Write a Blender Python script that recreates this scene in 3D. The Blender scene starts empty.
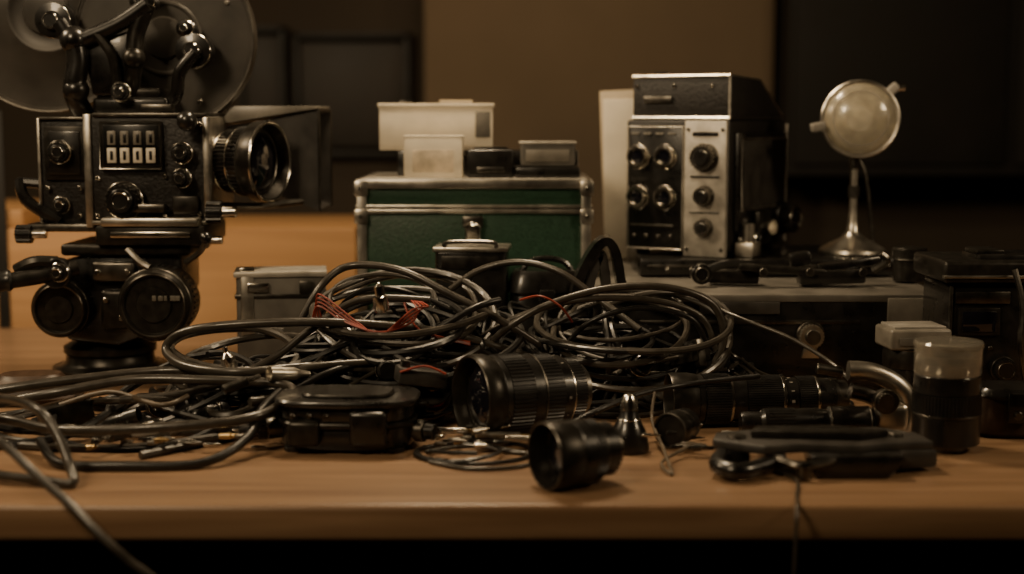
import bpy, bmesh, math, random
from mathutils import Vector, Matrix, noise
random.seed(11)
F=1422.0; TH=math.atan(167/1422); DESK=0.75; CAMZ=1.1086
def W(px,py,d):
    u=(px-512)/F; v=(287-py)/F
    y=math.cos(TH)+v*math.sin(TH); z=-math.sin(TH)+v*math.cos(TH)
    t=d/y
    return Vector((u*t,d,CAMZ+z*t))
def S(d): return d/F
def DX(px,d,row=300): return W(px,row,d).x
# ---------------- materials
def mat(name,col,rough=.5,metal=0,nscale=30,nvar=.25,bump=.0,coat=0,emit=0,trans=0,rvar=.12,stretch=(1,1,1)):
    m=bpy.data.materials.new(name); m.use_nodes=True
    nt=m.node_tree; b=nt.nodes['Principled BSDF']
    tc=nt.nodes.new('ShaderNodeTexCoord'); mp=nt.nodes.new('ShaderNodeMapping'); mp.inputs['Scale'].default_value=stretch
    nt.links.new(tc.outputs['Object'],mp.inputs['Vector'])
    n=nt.nodes.new('ShaderNodeTexNoise'); n.inputs['Scale'].default_value=nscale; n.inputs['Detail'].default_value=6
    nt.links.new(mp.outputs[0],n.inputs['Vector'])
    r=nt.nodes.new('ShaderNodeValToRGB')
    r.color_ramp.elements[0].position=.3; r.color_ramp.elements[1].position=.7
    r.color_ramp.elements[0].color=tuple(c*(1-nvar) for c in col)+(1,)
    r.color_ramp.elements[1].color=tuple(min(1,c*(1+nvar)) for c in col)+(1,)
    nt.links.new(n.outputs['Fac'],r.inputs[0]); nt.links.new(r.outputs[0],b.inputs['Base Color'])
    mr=nt.nodes.new('ShaderNodeMapRange'); mr.inputs[3].default_value=max(.03,rough-rvar); mr.inputs[4].default_value=min(1,rough+rvar)
    nt.links.new(n.outputs['Fac'],mr.inputs[0]); nt.links.new(mr.outputs[0],b.inputs['Roughness'])
    b.inputs['Metallic'].default_value=metal; b.inputs['Coat Weight'].default_value=coat
    b.inputs['Transmission Weight'].default_value=trans
    if emit:
        b.inputs['Emission Color'].default_value=tuple(col)+(1,); b.inputs['Emission Strength'].default_value=emit
    if bump:
        bp=nt.nodes.new('ShaderNodeBump'); bp.inputs['Strength'].default_value=bump; bp.inputs['Distance'].default_value=.002
        nt.links.new(n.outputs['Fac'],bp.inputs['Height']); nt.links.new(bp.outputs[0],b.inputs['Normal'])
    return m
def wood(name,c1,c2,rough=.45,sc=5,st=(.6,9,9)):
    m=bpy.data.materials.new(name); m.use_nodes=True; nt=m.node_tree; b=nt.nodes['Principled BSDF']
    tc=nt.nodes.new('ShaderNodeTexCoord'); mp=nt.nodes.new('ShaderNodeMapping'); mp.inputs['Scale'].default_value=st
    nt.links.new(tc.outputs['Object'],mp.inputs['Vector'])
    n=nt.nodes.new('ShaderNodeTexNoise'); n.inputs['Scale'].default_value=sc; n.inputs['Detail'].default_value=9; n.inputs['Distortion'].default_value=.6
    nt.links.new(mp.outputs[0],n.inputs['Vector'])
    r=nt.nodes.new('ShaderNodeValToRGB'); r.color_ramp.elements[0].position=.3; r.color_ramp.elements[1].position=.72
    r.color_ramp.elements[0].color=c1+(1,); r.color_ramp.elements[1].color=c2+(1,)
    nt.links.new(n.outputs['Fac'],r.inputs[0]); nt.links.new(r.outputs[0],b.inputs['Base Color'])
    b.inputs['Roughness'].default_value=rough
    bp=nt.nodes.new('ShaderNodeBump'); bp.inputs['Strength'].default_value=.08; bp.inputs['Distance'].default_value=.002
    nt.links.new(n.outputs['Fac'],bp.inputs['Height']); nt.links.new(bp.outputs[0],b.inputs['Normal'])
    return m
BLK=mat('black_enamel',(.010,.009,.008),.30,0,60,.4,.05,.3)
BLKM=mat('black_metal',(.030,.027,.023),.34,.6,80,.4,.05)
CRK=mat('crackle_black',(.013,.011,.010),.48,0,260,.5,.6)
RUB=mat('black_rubber',(.011,.010,.009),.38,0,90,.3,.1,.1)
RUBG=mat('worn_grey_rubber',(.040,.034,.027),.34,0,60,.3,.08,.2)
TAN=mat('tan_cable_sheath',(.11,.085,.06),.42,0,60,.3)
RED=mat('red_cable_sheath',(.24,.035,.02),.42,0,60,.3)
WHT=mat('white_plastic',(.66,.60,.50),.45,0,60,.1)
CHR=mat('worn_chrome',(.66,.62,.55),.2,1,50,.2,.05)
ALU=mat('brushed_aluminium',(.62,.58,.51),.34,1,40,.25,.05)
ALP=mat('silver_painted_panel',(.42,.39,.34),.42,.35,50,.25,.05)
STL=mat('dark_steel',(.14,.13,.115),.33,1,60,.3,.05)
GRYP=mat('grey_paint',(.12,.11,.095),.48,0,25,.3,.05)
DGRY=mat('dark_grey_plastic',(.042,.038,.034),.40,0,40,.3,.05)
MGRY=mat('mid_grey_plastic',(.17,.155,.13),.34,0,30,.3,.05)
LGRY=mat('light_grey_plastic',(.28,.26,.23),.4,0,25,.3)
GRN=mat('green_leatherette',(.016,.050,.028),.42,0,350,.3,.3)
CREAM=mat('cream_card',(.72,.64,.51),.65,0,14,.15,.05)
PAPER=mat('aged_paper',(.48,.40,.29),.8,0,8,.2)
STAIN=mat('stained_label',(.60,.50,.37),.7,0,30,.45)
LEA=mat('brown_leather',(.045,.024,.013),.45,0,60,.4,.2)
GLS=mat('lens_glass',(.008,.008,.012),.05,0,5,.2,0,1,rvar=.02)
JAR=mat('smoked_clear_cap',(.62,.57,.48),.12,0,30,.1,.05,.5,trans=.75,rvar=.05)
MILK=mat('frosted_lamp_glass',(.80,.72,.56),.20,0,70,.18,.5,.6,trans=.72,rvar=.08)
BULB=mat('opal_bulb',(.60,.52,.38),.3,0,20,.1,emit=.25)
DIAL=mat('dial_black',(.008,.008,.008),.25,0,20,.2,0,.5)
BRS=mat('brass',(.45,.32,.16),.3,1,50,.25)
REEL=mat('magazine_disc_black',(.040,.035,.029),.42,.15,14,.45,.05,rvar=.1)
WOODD=wood('desk_wood',(.18,.104,.056),(.30,.186,.106),.36)
WOODC=wood('cabinet_wood',(.38,.20,.08),(.52,.29,.125),.5,3)
DARKW=mat('dark_stained_wood',(.010,.008,.006),.7,0,10,.3)
WALL=mat('dark_wall_paint',(.050,.036,.024),.85,0,2,.15,.05)
WALLC=mat('brown_wall_paint',(.140,.100,.062),.85,0,1.5,.25,.05)
FLOORM=mat('dark_floor',(.02,.015,.012),.6,0,8,.2)
FRM=mat('dark_frame',(.012,.010,.008),.6,0,20,.2)
PIC=mat('faded_print',(.028,.022,.017),.6,0,5,.5)
# ---------------- builder
def axis(loc,d,roll=0):
    d=Vector(d).normalized(); q=d.to_track_quat('Z','Y')
    return Matrix.Translation(loc)@q.to_matrix().to_4x4()@Matrix.Rotation(roll,4,'Z')
def T(loc,rx=0,ry=0,rz=0):
    return Matrix.Translation(loc)@Matrix.Rotation(math.radians(rz),4,'Z')@Matrix.Rotation(math.radians(ry),4,'Y')@Matrix.Rotation(math.radians(rx),4,'X')
def smooth_path(pts,n=8,closed=False):
    P=[Vector(p) for p in pts]; out=[]; m=len(P)
    if m<3: return P
    for i in range(m if closed else m-1):
        if closed: a,b,c,e=P[(i-1)%m],P[i],P[(i+1)%m],P[(i+2)%m]
        else: a,b,c,e=P[max(i-1,0)],P[i],P[i+1],P[min(i+2,m-1)]
        for k in range(n):
            t=k/n
            out.append(.5*((2*b)+(c-a)*t+(2*a-5*b+4*c-e)*t*t+(3*b-a-3*c+e)*t**3))
    if not closed: out.append(P[-1])
    return out
class B:
    def __init__(s,name,M=None):
        s.name=name; s.bm=bmesh.new(); s.mats=[]; s.M=M or Matrix.Identity(4)
    def idx(s,m):
        if m not in s.mats: s.mats.append(m)
        return s.mats.index(m)
    def add(s,tb,M,m,sm=True):
        i=s.idx(m); tb.transform(s.M@M)
        for f in tb.faces: f.material_index=i; f.smooth=sm
        me=bpy.data.meshes.new('t'); tb.to_mesh(me); tb.free(); s.bm.from_mesh(me); bpy.data.meshes.remove(me)
    def box(s,M,size,m,bev=.0015,seg=2):
        tb=bmesh.new(); bmesh.ops.create_cube(tb,size=1)
        bmesh.ops.scale(tb,vec=Vector(size),verts=tb.verts)
        if bev: bmesh.ops.bevel(tb,geom=tb.edges[:],offset=min(bev,min(size)*.45),segments=seg,affect='EDGES',profile=.5)
        s.add(tb,M,m)
    def pbox(s,x0,x1,y0,y1,d,dep,m,bev=.0015,seg=2,rz=0):
        a=W(x0,y1,d); b=W(x1,y0,d)
        r=(y0+y1)/2; ax=W(x0,r,d).x; bx=W(x1,r,d).x
        s.box(T(((ax+bx)/2,d+dep/2,(a.z+b.z)/2),rz=rz),(bx-ax,dep,b.z-a.z),m,bev,seg)
    def lathe(s,M,prof,m,seg=40,cap=True):
        tb=bmesh.new(); rings=[]
        for r,z in prof:
            if r<1e-6: rings.append([tb.verts.new((0,0,z))])
            else: rings.append([tb.verts.new((r*math.cos(2*math.pi*k/seg),r*math.sin(2*math.pi*k/seg),z)) for k in range(seg)])
        for A,C in zip(rings,rings[1:]):
            for k in range(seg):
                k2=(k+1)%seg
                if len(A)==1 and len(C)==1: continue
                if len(A)==1: tb.faces.new((A[0],C[k2],C[k]))
                elif len(C)==1: tb.faces.new((A[k],A[k2],C[0]))
                else: tb.faces.new((A[k],A[k2],C[k2],C[k]))
        if cap:
            if len(rings[0])>1: tb.faces.new(rings[0][::-1])
            if len(rings[-1])>1: tb.faces.new(rings[-1])
        bmesh.ops.recalc_face_normals(tb,faces=tb.faces[:])
        s.add(tb,M,m)
    def cyl(s,M,r,h,m,r2=None,seg=36,bev=.001):
        r2=r if r2 is None else r2; bev=min(bev,h*.4,r*.4,max(r2,.0001)*.4)
        s.lathe(M,[(0,0),(r-bev,0),(r,bev),(r2,h-bev),(max(r2-bev,0),h),(0,h)],m,seg)
    def knurl(s,M,r,h,m,n=40,dp=.93):
        tb=bmesh.new(); lo=[];hi=[]
        for k in range(n*4):
            a=2*math.pi*k/(n*4); rr=r if k%4<2 else r*dp
            lo.append(tb.verts.new((rr*math.cos(a),rr*math.sin(a),0))); hi.append(tb.verts.new((rr*math.cos(a),rr*math.sin(a),h)))
        N=n*4
        for k in range(N): tb.faces.new((lo[k],lo[(k+1)%N],hi[(k+1)%N],hi[k]))
        tb.faces.new(lo[::-1]); tb.faces.new(hi)
        s.add(tb,M,m,False)
    def torus(s,M,R,r,m,n=48,k=10):
        s.tube([M@Vector((R*math.cos(2*math.pi*i/n),R*math.sin(2*math.pi*i/n),0)) for i in range(n)],r,m,k,closed=True,sub=1)
    def ball(s,M,r,m,sc=(1,1,1)):
        tb=bmesh.new(); bmesh.ops.create_uvsphere(tb,u_segments=28,v_segments=16,radius=r); bmesh.ops.scale(tb,vec=Vector(sc),verts=tb.verts); s.add(tb,M,m)
    def tube(s,pts,r,m,k=8,closed=False,sub=6,taper=None):
        P=smooth_path(pts,sub,closed) if sub>1 else [Vector(p) for p in pts]
        N=len(P); tb=bmesh.new(); rings=[]; nrm=None
        for i in range(N):
            a=P[(i-1)%N] if (closed or i>0) else P[i]; b=P[(i+1)%N] if (closed or i<N-1) else P[i]
            t=(b-a)
            if t.length<1e-9: t=Vector((0,0,1))
            t.normalize()
            if nrm is None: nrm=t.orthogonal().normalized()
            else:
                nrm=nrm-t*nrm.dot(t)
                nrm=nrm.normalized() if nrm.length>1e-6 else t.orthogonal().normalized()
            bi=t.cross(nrm); rr=r if taper is None else r*taper(i/(N-1))
            rings.append([tb.verts.new(P[i]+(nrm*math.cos(2*math.pi*j/k)+bi*math.sin(2*math.pi*j/k))*rr) for j in range(k)])
        for i in range(N if closed else N-1):
            A=rings[i];C=rings[(i+1)%N]; off=0
            if closed and i==N-1: off=min(range(k),key=lambda o:(A[0].co-C[o].co).length)
            for j in range(k): tb.faces.new((A[j],A[(j+1)%k],C[(j+1+off)%k],C[(j+off)%k]))
        if not closed: tb.faces.new(rings[0][::-1]); tb.faces.new(rings[-1])
        bmesh.ops.recalc_face_normals(tb,faces=tb.faces[:])
        s.add(tb,Matrix.Identity(4),m)
    def prism(s,M,poly,h,m,bev=.001):
        tb=bmesh.new(); a=[tb.verts.new((x,0,z)) for x,z in poly]; b=[tb.verts.new((x,h,z)) for x,z in poly]; n=len(poly)
        tb.faces.new(a); tb.faces.new(b[::-1])
        for i in range(n): tb.faces.new((a[i],b[i],b[(i+1)%n],a[(i+1)%n]))
        bmesh.ops.recalc_face_normals(tb,faces=tb.faces[:])
        if bev: bmesh.ops.bevel(tb,geom=tb.edges[:],offset=bev,segments=2,affect='EDGES',profile=.5)
        s.add(tb,M,m)
    def slab(s,M,a,bb,z0,z1,m,n=3.2,seg=48,bev=.002,k=1.0):
        tb=bmesh.new(); rings=[]
        def ring(z,f):
            o=[]
            for i in range(seg):
                t=2*math.pi*i/seg; c,si=math.cos(t),math.sin(t)
                o.append(tb.verts.new((f*a*math.copysign(abs(c)**(2/n),c),f*bb*math.copysign(abs(si)**(2/n),si),z)))
            return o
        e=bev/max(a,bb)
        rs=[ring(z0,1-e),ring(z0+bev,1),ring(z1-bev,k),ring(z1,k-e)]
        for A,C in zip(rs,rs[1:]):
            for i in range(seg): tb.faces.new((A[i],A[(i+1)%seg],C[(i+1)%seg],C[i]))
        tb.faces.new(rs[0][::-1]); tb.faces.new(rs[-1])
        bmesh.ops.recalc_face_normals(tb,faces=tb.faces[:]); s.add(tb,M,m)
    def done(s,rest=None):
        if rest is not None:
            mz=min(v.co.z for v in s.bm.verts); bmesh.ops.translate(s.bm,vec=Vector((0,0,rest-mz)),verts=s.bm.verts)
        xs=[v.co.x for v in s.bm.verts]; ys=[v.co.y for v in s.bm.verts]; zs=[v.co.z for v in s.bm.verts]
        o=Vector(((min(xs)+max(xs))/2,(min(ys)+max(ys))/2,min(zs)))
        bmesh.ops.translate(s.bm,vec=-o,verts=s.bm.verts)
        me=bpy.data.meshes.new(s.name); s.bm.to_mesh(me); s.bm.free()
        for m in s.mats: me.materials.append(m)
        me.set_sharp_from_angle(angle=math.radians(38))
        ob=bpy.data.objects.new(s.name,me); ob.location=o; bpy.context.scene.collection.objects.link(ob); return ob
def simple(name,c,size,m,bev=0):
    b=B(name); b.box(Matrix.Translation(c),size,m,bev); return b.done()
# ---------------- room
simple('floor',(0,1,-.05),(6.4,6.8,.1),FLOORM)
simple('ceiling',(0,1,2.85),(6.4,6.8,.1),WALL)
simple('wall_back',(0,4.25,1.4),(6.4,.1,2.8),WALL)
simple('wall_front',(0,-2.25,1.4),(6.4,.1,2.8),WALL)
simple('wall_left',(-3.15,1,1.4),(.1,6.4,2.8),WALL)
simple('wall_right',(3.15,1,1.4),(.1,6.4,2.8),WALL)
a=DX(425,4.0,100); c=DX(772,4.0,100)
simple('wall_partition',((a+c)/2,4.1,1.4),(c-a,.2,2.8),WALLC)
a=DX(778,3.9,100)
b=B('wall_cabinet')
zc=W(900,176,3.87).z
b.box(T((a+.62,4.03,zc+.5)),(1.2,.33,1.0),DARKW,.006)
for i in range(2): b.box(T((a+.32+i*.60,3.857,zc+.5)),(.57,.018,.94),DARKW,.006)
b.done()
b=B('picture_frame'); p=W(262,92,4.15)
b.box(T((p.x,4.18,p.z)),(.10,.03,.32),PIC,.001)
for sx in(-1,1): b.box(T((p.x+sx*.06,4.17,p.z)),(.018,.045,.38),FRM,.003)
for sz in(-1,1): b.box(T((p.x,4.17,p.z+sz*.18)),(.14,.045,.018),FRM,.003)
b.done()
b=B('picture_frame'); p=W(352,95,4.15)
b.box(T((p.x,4.18,p.z)),(.30,.03,.30),PIC,.001)
for sx in(-1,1): b.box(T((p.x+sx*.16,4.17,p.z)),(.018,.045,.36),FRM,.003)
for sz in(-1,1): b.box(T((p.x,4.17,p.z+sz*.17)),(.34,.045,.018),FRM,.003)
b.done()
b=B('wooden_sideboard')
x0=-1.6; x1=DX(357,2.62,300); zt=W(0,228,2.62).z; xm=DX(22,2.62,220)
b.box(T(((x0+x1)/2,2.81,zt/2)),(x1-x0,.38,zt),WOODC,.006)
zt2=W(0,210,2.62).z
b.box(T(((x0+xm)/2,2.81,(zt+zt2)/2)),(xm-x0,.37,zt2-zt),WOODC,.004)
b.box(T((DX(4,2.61,330),2.618,.9)),(.02,.006,.45),DARKW,.001)
b.done()
b=B('wooden_desk')
b.box(T((0,1.875,DESK-.018)),(2.3,1.15,.036),WOODD,.006,3)
b.box(T((0,1.39,DESK-.08)),(2.1,.02,.09),DARKW,.002)
b.box(T((0,2.40,DESK-.30)),(2.1,.02,.5),DARKW,.002)
for sx in(-1,1):
    for y in(1.42,2.38): b.box(T((sx*1.06,y,(DESK-.036)/2)),(.06,.06,DESK-.036),DARKW,.004)
b.done()
# ---------------- movie camera
D=2.0; s=S(D); FR=(0,-1,0)
b=B('movie_camera_on_tripod_head')
def knob(b,px,py,d,rpx,out,m=BLK,ring=CHR,dirv=FR,kn=True):
    r=rpx*S(d); M=axis(W(px,py,d),dirv)
    b.cyl(M,r,out*.35,ring)
    if kn: b.knurl(M@Matrix.Translation((0,0,out*.3)),r*.85,out*.5,m,18,.9)
    b.cyl(M@Matrix.Translation((0,0,out*.7)),r*.62,out*.3,m); b.torus(M@Matrix.Translation((0,0,out*.98)),r*.42,r*.07,ring,24,6)
b.pbox(90,206,116,224,1.93,.15,CRK,.004,3)
b.pbox(38,90,120,224,1.955,.11,CRK,.004,3)
b.pbox(44,84,126,180,1.948,.01,BLKM,.002); b.pbox(48,80,131,175,1.945,.006,BLK,.002)
b.pbox(84,92,114,228,1.925,.12,ALU,.002)
b.pbox(38,41,118,226,1.95,.11,ALU,.001)
b.pbox(38,92,117,120,1.95,.11,STL,.001); b.pbox(92,206,113,117,1.926,.155,STL,.001)
b.pbox(92,206,221,225,1.924,.155,ALU,.001)
b.pbox(203,210,117,220,1.925,.16,ALU,.002)
b.pbox(99,162,121,170,1.922,.01,BLKM,.002)
b.pbox(103,158,125,166,1.920,.004,DIAL,.001)
for i in range(4):
    b.pbox(107+i*13,115+i*13,131,145,1.917,.004,MGRY,.0008); b.pbox(107+i*13,116+i*13,148,163,1.917,.004,WHT,.0008)
    b.pbox(110+i*13,113+i*13,134,143,1.9165,.002,BLK,.0003);b.pbox(110+i*13,113+i*13,151,160,1.9165,.002,BLK,.0003)
b.tube([W(100,122,1.918),W(161,122,1.918),W(161,169,1.918),W(100,169,1.918)],.0012,CHR,6,closed=True,sub=1)
knob(b,126,200,1.925,19,.03); knob(b,60,152,1.94,12,.014); knob(b,183,153,1.925,11,.022); knob(b,183,178,1.925,10,.026); knob(b,62,205,1.95,9,.015)
b.box(T(W(148,208,1.915)),(.05,.02,.012),STL,.003)
for (x,y) in((98,178),(98,216),(200,124),(200,214),(165,216),(165,176),(48,188),(80,188),(80,216)): b.cyl(axis(W(x,y,1.948 if x<90 else 1.927),FR),.0032,.003,CHR,seg=14)
b.pbox(172,198,196,214,1.92,.012,BLKM,.003)
b.ball(T(W(187,121,1.90)),.0135,BLK); b.cyl(axis(W(187,121,1.90),(0,1,0)),.005,.04,CHR)
b.pbox(92,168,97,117,1.95,.11,BLK,.006,3); b.pbox(100,160,88,98,1.96,.08,BLKM,.004,3)
knob(b,122,92,1.945,10,.02); b.pbox(140,172,104,112,1.935,.02,STL,.002)
def disc(cx,cy,r,d):
    R=r*S(d); M=axis(W(cx,cy,d),FR)
    b.lathe(M,[(0,-.03),(R*.97,-.03),(R,-.027),(R,-.002),(R*.985,0),(R*.965,0),(R*.955,-.002),(R*.42,-.002),(R*.40,0),(R*.38,0),(R*.36,-.002),(R*.24,-.002),(R*.22,.004),(R*.12,.006),(0,.006)],REEL,72)
    b.torus(M,R*.99,.0015,STL,72,6)
    for k in range(4):
        a=k*math.pi/2+.5; b.cyl(M@Matrix.Translation((R*.80*math.cos(a),R*.80*math.sin(a),-.003)),.0035,.004,STL,seg=12)
disc(164,38,89,2.02); disc(46,12,98,2.07)
b.pbox(95,135,70,98,2.0,.05,BLK,.004)
for(x,y,r) in((198,52,17),(190,30,8),(60,22,17),(148,2,12)):
    M=axis(W(x,y,2.0),FR); R=r*S(2)
    b.lathe(M,[(0,0),(R,0),(R,.006),(R*.7,.01),(R*.7,.026),(R,.03),(R,.034),(R*.55,.036),(R*.5,.044),(0,.044)],BLK,32); b.torus(M@Matrix.Translation((0,0,.032)),R*.95,.0016,CHR,32,6); b.torus(M@Matrix.Translation((0,0,.044)),R*.4,.001,CHR,24,6)
b.tube([W(60,22,1.95),W(74,40,1.95),W(96,34,1.95),W(122,22,1.95),W(148,4,1.95)],.0115,BLK,10)
b.tube([W(74,38,1.95),W(78,62,1.95),W(74,92,1.95),W(84,114,1.97)],.015,BLK,10)
b.tube([W(148,4,1.955),W(136,34,1.955),W(134,62,1.955),W(130,98,1.97)],.012,BLKM,10)
b.tube([W(196,52,1.96),W(180,72,1.96),W(176,96,1.965),W(160,110,1.97)],.009,BLK,10)
b.tube([W(96,34,1.945),W(112,56,1.945),W(118,90,1.95)],.007,BLKM,8)
b.prism(T((0,1.955,0)),[(DX(q[0],1.96,60),W(0,q[1],1.96).z) for q in((84,44),(132,30),(140,60),(128,96),(92,96))],.03,BLK,.004)
b.ball(T(W(74,40,1.95)),.019,BLK); b.ball(T(W(76,90,1.95)),.018,BLK); b.ball(T(W(134,58,1.95)),.015,BLKM)
ld=Vector((.93,-.36,0)).normalized(); LM=axis(W(203,161,2.0),ld)
b.lathe(LM,[(0,0),(.030,0),(.030,.012),(.037,.014),(.037,.02)],STL,40)
z=.018
for i,(r,h,m) in enumerate(((.034,.012,BLK),(.040,.010,BLKM),(.043,.004,CHR),(.044,.018,BLK),(.047,.004,CHR),(.048,.014,BLK))):
    (b.knurl(LM@Matrix.Translation((0,0,z)),r,h,m,48,.95) if m is BLK else b.cyl(LM@Matrix.Translation((0,0,z)),r,h,m)); z+=h
b.lathe(LM@Matrix.Translation((0,0,z)),[(.048,0),(.050,.002),(.056,.010),(.056,.026),(.054,.028),(.051,.028),(.046,.012),(.0,.012)],BLKM,48)
b.torus(LM@Matrix.Translation((0,0,z+.027)),.0545,.0018,CHR,48,6)
b.lathe(LM@Matrix.Translation((0,0,z+.012)),[(.040,0),(.034,.005),(.02,.009),(0,.011)],GLS,36,False)
b.torus(LM@Matrix.Translation((0,0,z+.013)),.042,.0015,STL,40,6)
def frustum_shell(bb,x0,x1,a0,a1,m):
    tb=bmesh.new(); t=.003
    def ring(x,q,o): y0,y1,z0,z1=q; return [tb.verts.new((x,yy,zz)) for yy,zz in((y0+o,z0+o),(y1-o,z0+o),(y1-o,z1-o),(y0+o,z1-o))]
    o0=ring(x0,a0,0);o1=ring(x1,a1,0);i1=ring(x1,a1,t);i0=ring(x0,a0,t)
    for A,C in((o0,o1),(o1,i1),(i1,i0)):
        for k in range(4): tb.faces.new((A[k],A[(k+1)%4],C[(k+1)%4],C[k]))
    tb.faces.new(i0)
    bmesh.ops.recalc_face_normals(tb,faces=tb.faces[:]); bb.add(tb,Matrix.Identity(4),m,False)
xa=DX(228,2.04,160); xb=DX(320,2.04,160)
frustum_shell(b,xa,xb,(2.045,2.12,W(0,176,2.04).z,W(0,126,2.04).z),(2.035,2.16,W(0,211,2.04).z,W(0,110,2.04).z),DGRY)
b.tube([Vector((xb,2.033,W(0,211,2.04).z)),Vector((xb,2.033,W(0,110,2.04).z)),Vector((xb,2.16,W(0,110,2.04).z)),Vector((xb,2.16,W(0,211,2.04).z))],.002,STL,6,closed=True,sub=1)
b.prism(T((0,2.03,0)),[(DX(222,2.04,120),W(0,124,2.04).z),(xb,W(0,109,2.04).z),(xb,W(0,106,2.04).z),(DX(232,2.04,120),W(0,106,2.04).z)],.13,MGRY,.001)
b.pbox(200,245,150,170,2.03,.06,BLK,.003)
b.tube([W(212,205,1.97),W(260,206,2.0),W(312,200,2.05)],.005,STL,8)
b.pbox(26,150,224,232,1.93,.13,STL,.003); b.pbox(95,204,226,246,1.91,.15,BLKM,.004)
b.pbox(100,198,218,227,1.905,.14,ALU,.003); b.pbox(110,190,232,238,1.906,.01,CHR,.001)
for x,y,r in((24,234,9),(38,268,11),(214,212,11),(200,240,8)):
    M=axis(W(x+8,y,1.93),(-1,0,0)); b.knurl(M,r*s,.02,BLK,16,.88); b.cyl(M@Matrix.Translation((0,0,-.02)),r*s*.5,.02,CHR)
b.tube([W(20,180,1.96),W(26,200,1.95),W(60,222,1.95)],.008,BLK,8)
b.tube([W(18,182,1.96),W(40,184,1.96)],.007,BLK,8,sub=1)
b.pbox(78,180,246,300,1.93,.13,BLK,.012,4); b.pbox(60,190,244,256,1.92,.14,BLKM,.005,3)
b.prism(T((0,1.93,0)),[(DX(q[0],1.95,290),W(0,q[1],1.95).z) for q in((58,262),(104,250),(150,252),(176,276),(170,326),(120,344),(70,338),(50,310))],.13,BLK,.006)
b.pbox(92,134,262,282,1.918,.02,STL,.004,3); b.pbox(100,128,290,330,1.918,.02,BLKM,.006,3)
for x,y in((98,272),(128,272),(106,300),(122,318)): b.cyl(axis(W(x,y,1.918),FR),.004,.004,CHR,seg=14)
def drum(px,py,r,d,dep):
    R=r*S(d); M=axis(W(px,py,d+dep),FR)
    b.lathe(M,[(0,0),(R*.94,0),(R,.006),(R,dep-.012),(R*.97,dep-.006),(R*.90,dep),(R*.80,dep),(R*.77,dep-.004),(R*.5,dep-.004),(R*.47,dep-.001),(0,dep-.001)],BLKM,56)
    b.torus(M@Matrix.Translation((0,0,dep)),R*.85,.0012,STL,56,6)
    b.torus(M@Matrix.Translation((0,0,dep-.008)),R*.985,.0012,STL,56,6)
    b.knurl(M@Matrix.Translation((0,0,dep*.3)),R*1.03,dep*.3,RUB,40,.96)
drum(166,299,37,1.87,.07); drum(72,304,29,1.90,.06)
for i,w_ in enumerate((4,5,3,6,4)): b.pbox(152+i*6,152+i*6+w_,296,301,1.8705,.003,MGRY,.0004)
b.cyl(axis(W(60,272,1.90),FR),.02,.02,BLK); knob(b,60,272,1.885,10,.018)
b.tube([W(78,268,1.90),W(40,276,1.88),W(8,281,1.86)],.011,BLKM,12)
b.lathe(axis(W(12,280,1.862),W(-140,300,1.80)-W(12,280,1.862)),[(0,0),(.012,0),(.015,.004),(.013,.01),(.0145,.016),(.0135,.1),(.0155,.16),(.013,.19),(0,.192)],RUB,24)
b.tube([W(16,270,1.88),W(34,262,1.88),W(58,262,1.89)],.008,BLKM,8)
b.tube([W(186,262,1.9),W(200,252,1.88),W(206,240,1.87)],.004,STL,8); b.ball(T(W(206,238,1.87)),.008,BLK)
b.tube([W(128,250,1.9),W(140,262,1.885),W(150,268,1.88)],.005,STL,8)
c=W(110,330,2.0); zz=c.z-DESK
b.lathe(T((c.x,2.0,DESK)),[(0,0),(.078,0),(.08,.003),(.08,.012),(.066,.016),(.062,.02),(.060,.03),(.064,.034),(.064,.042),(.05,.05),(.046,zz+.01),(.05,zz+.02),(0,zz+.03)],BLKM,48)
b.torus(T((c.x,2.0,DESK+.012)),.079,.0014,STL,48,6)
b.done()
# ---------------- green case
b=B('green_equipment_case')
d=2.06; x0=DX(358,d,240); x1=DX(590,d,240); zt=W(0,180,d).z; H=zt-DESK; dep=.24; cx=(x0+x1)/2; cy=d+dep/2; w=x1-x0
zs=W(0,208,d).z
b.box(T((cx,cy,(DESK+zs)/2)),(w-.006,dep-.006,zs-DESK-.004),GRN,.002)
b.box(T((cx,cy,(zs+zt)/2)),(w-.006,dep-.006,zt-zs-.002),GRN,.002)
for z,h in((zt-.006,.013),(zs+.002,.005),(zs-.005,.006),(DESK+.007,.014)):
    b.box(T((cx,d,z)),(w+.002,.006,h),ALU,.001); b.box(T((cx,d+dep,z)),(w+.002,.006,h),ALU,.001)
    for x in(x0,x1): b.box(T((x,cy,z)),(.006,dep+.004,h),ALU,.001)
for x in(x0+.006,x1-.006):
    for y in(d,d+dep): b.box(T((x,y,(DESK+zt)/2)),(.014,.007,H),ALU,.001)
for x in(x0+.005,x1-.005):
    for z in(zt-.012,zs-.012,DESK+.012): b.box(T((x,d-.002,z)),(.020,.010,.022),ALU,.003); b.cyl(axis((x,d-.007,z),FR),.003,.002,STL,seg=12)
b.box(T((cx,cy,zt-.001)),(w-.01,dep-.01,.006),ALP,.001)
p=W(473,222,d); b.box(T((p.x,d-.004,p.z)),(.030,.008,.018),STL,.003)
p=W(473,236,d); b.box(T((p.x,d-.006,p.z)),(.024,.012,.038),CHR,.008,4); b.tube([Vector((p.x-.01,d-.012,p.z+.014)),Vector((p.x,d-.016,p.z+.02)),Vector((p.x+.01,d-.012,p.z+.014))],.002,CHR)
b.done()
ZC=zt+.002
R1=160
b=B('video_cassette_player')
x0=DX(398,2.16,R1);x1=DX(578,2.16,R1)
zz=W(0,150,2.16).z-ZC
b.box(T(((x0+x1)/2,2.19,ZC+zz/2)),(x1-x0,.09,zz),BLK,.003)
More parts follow.
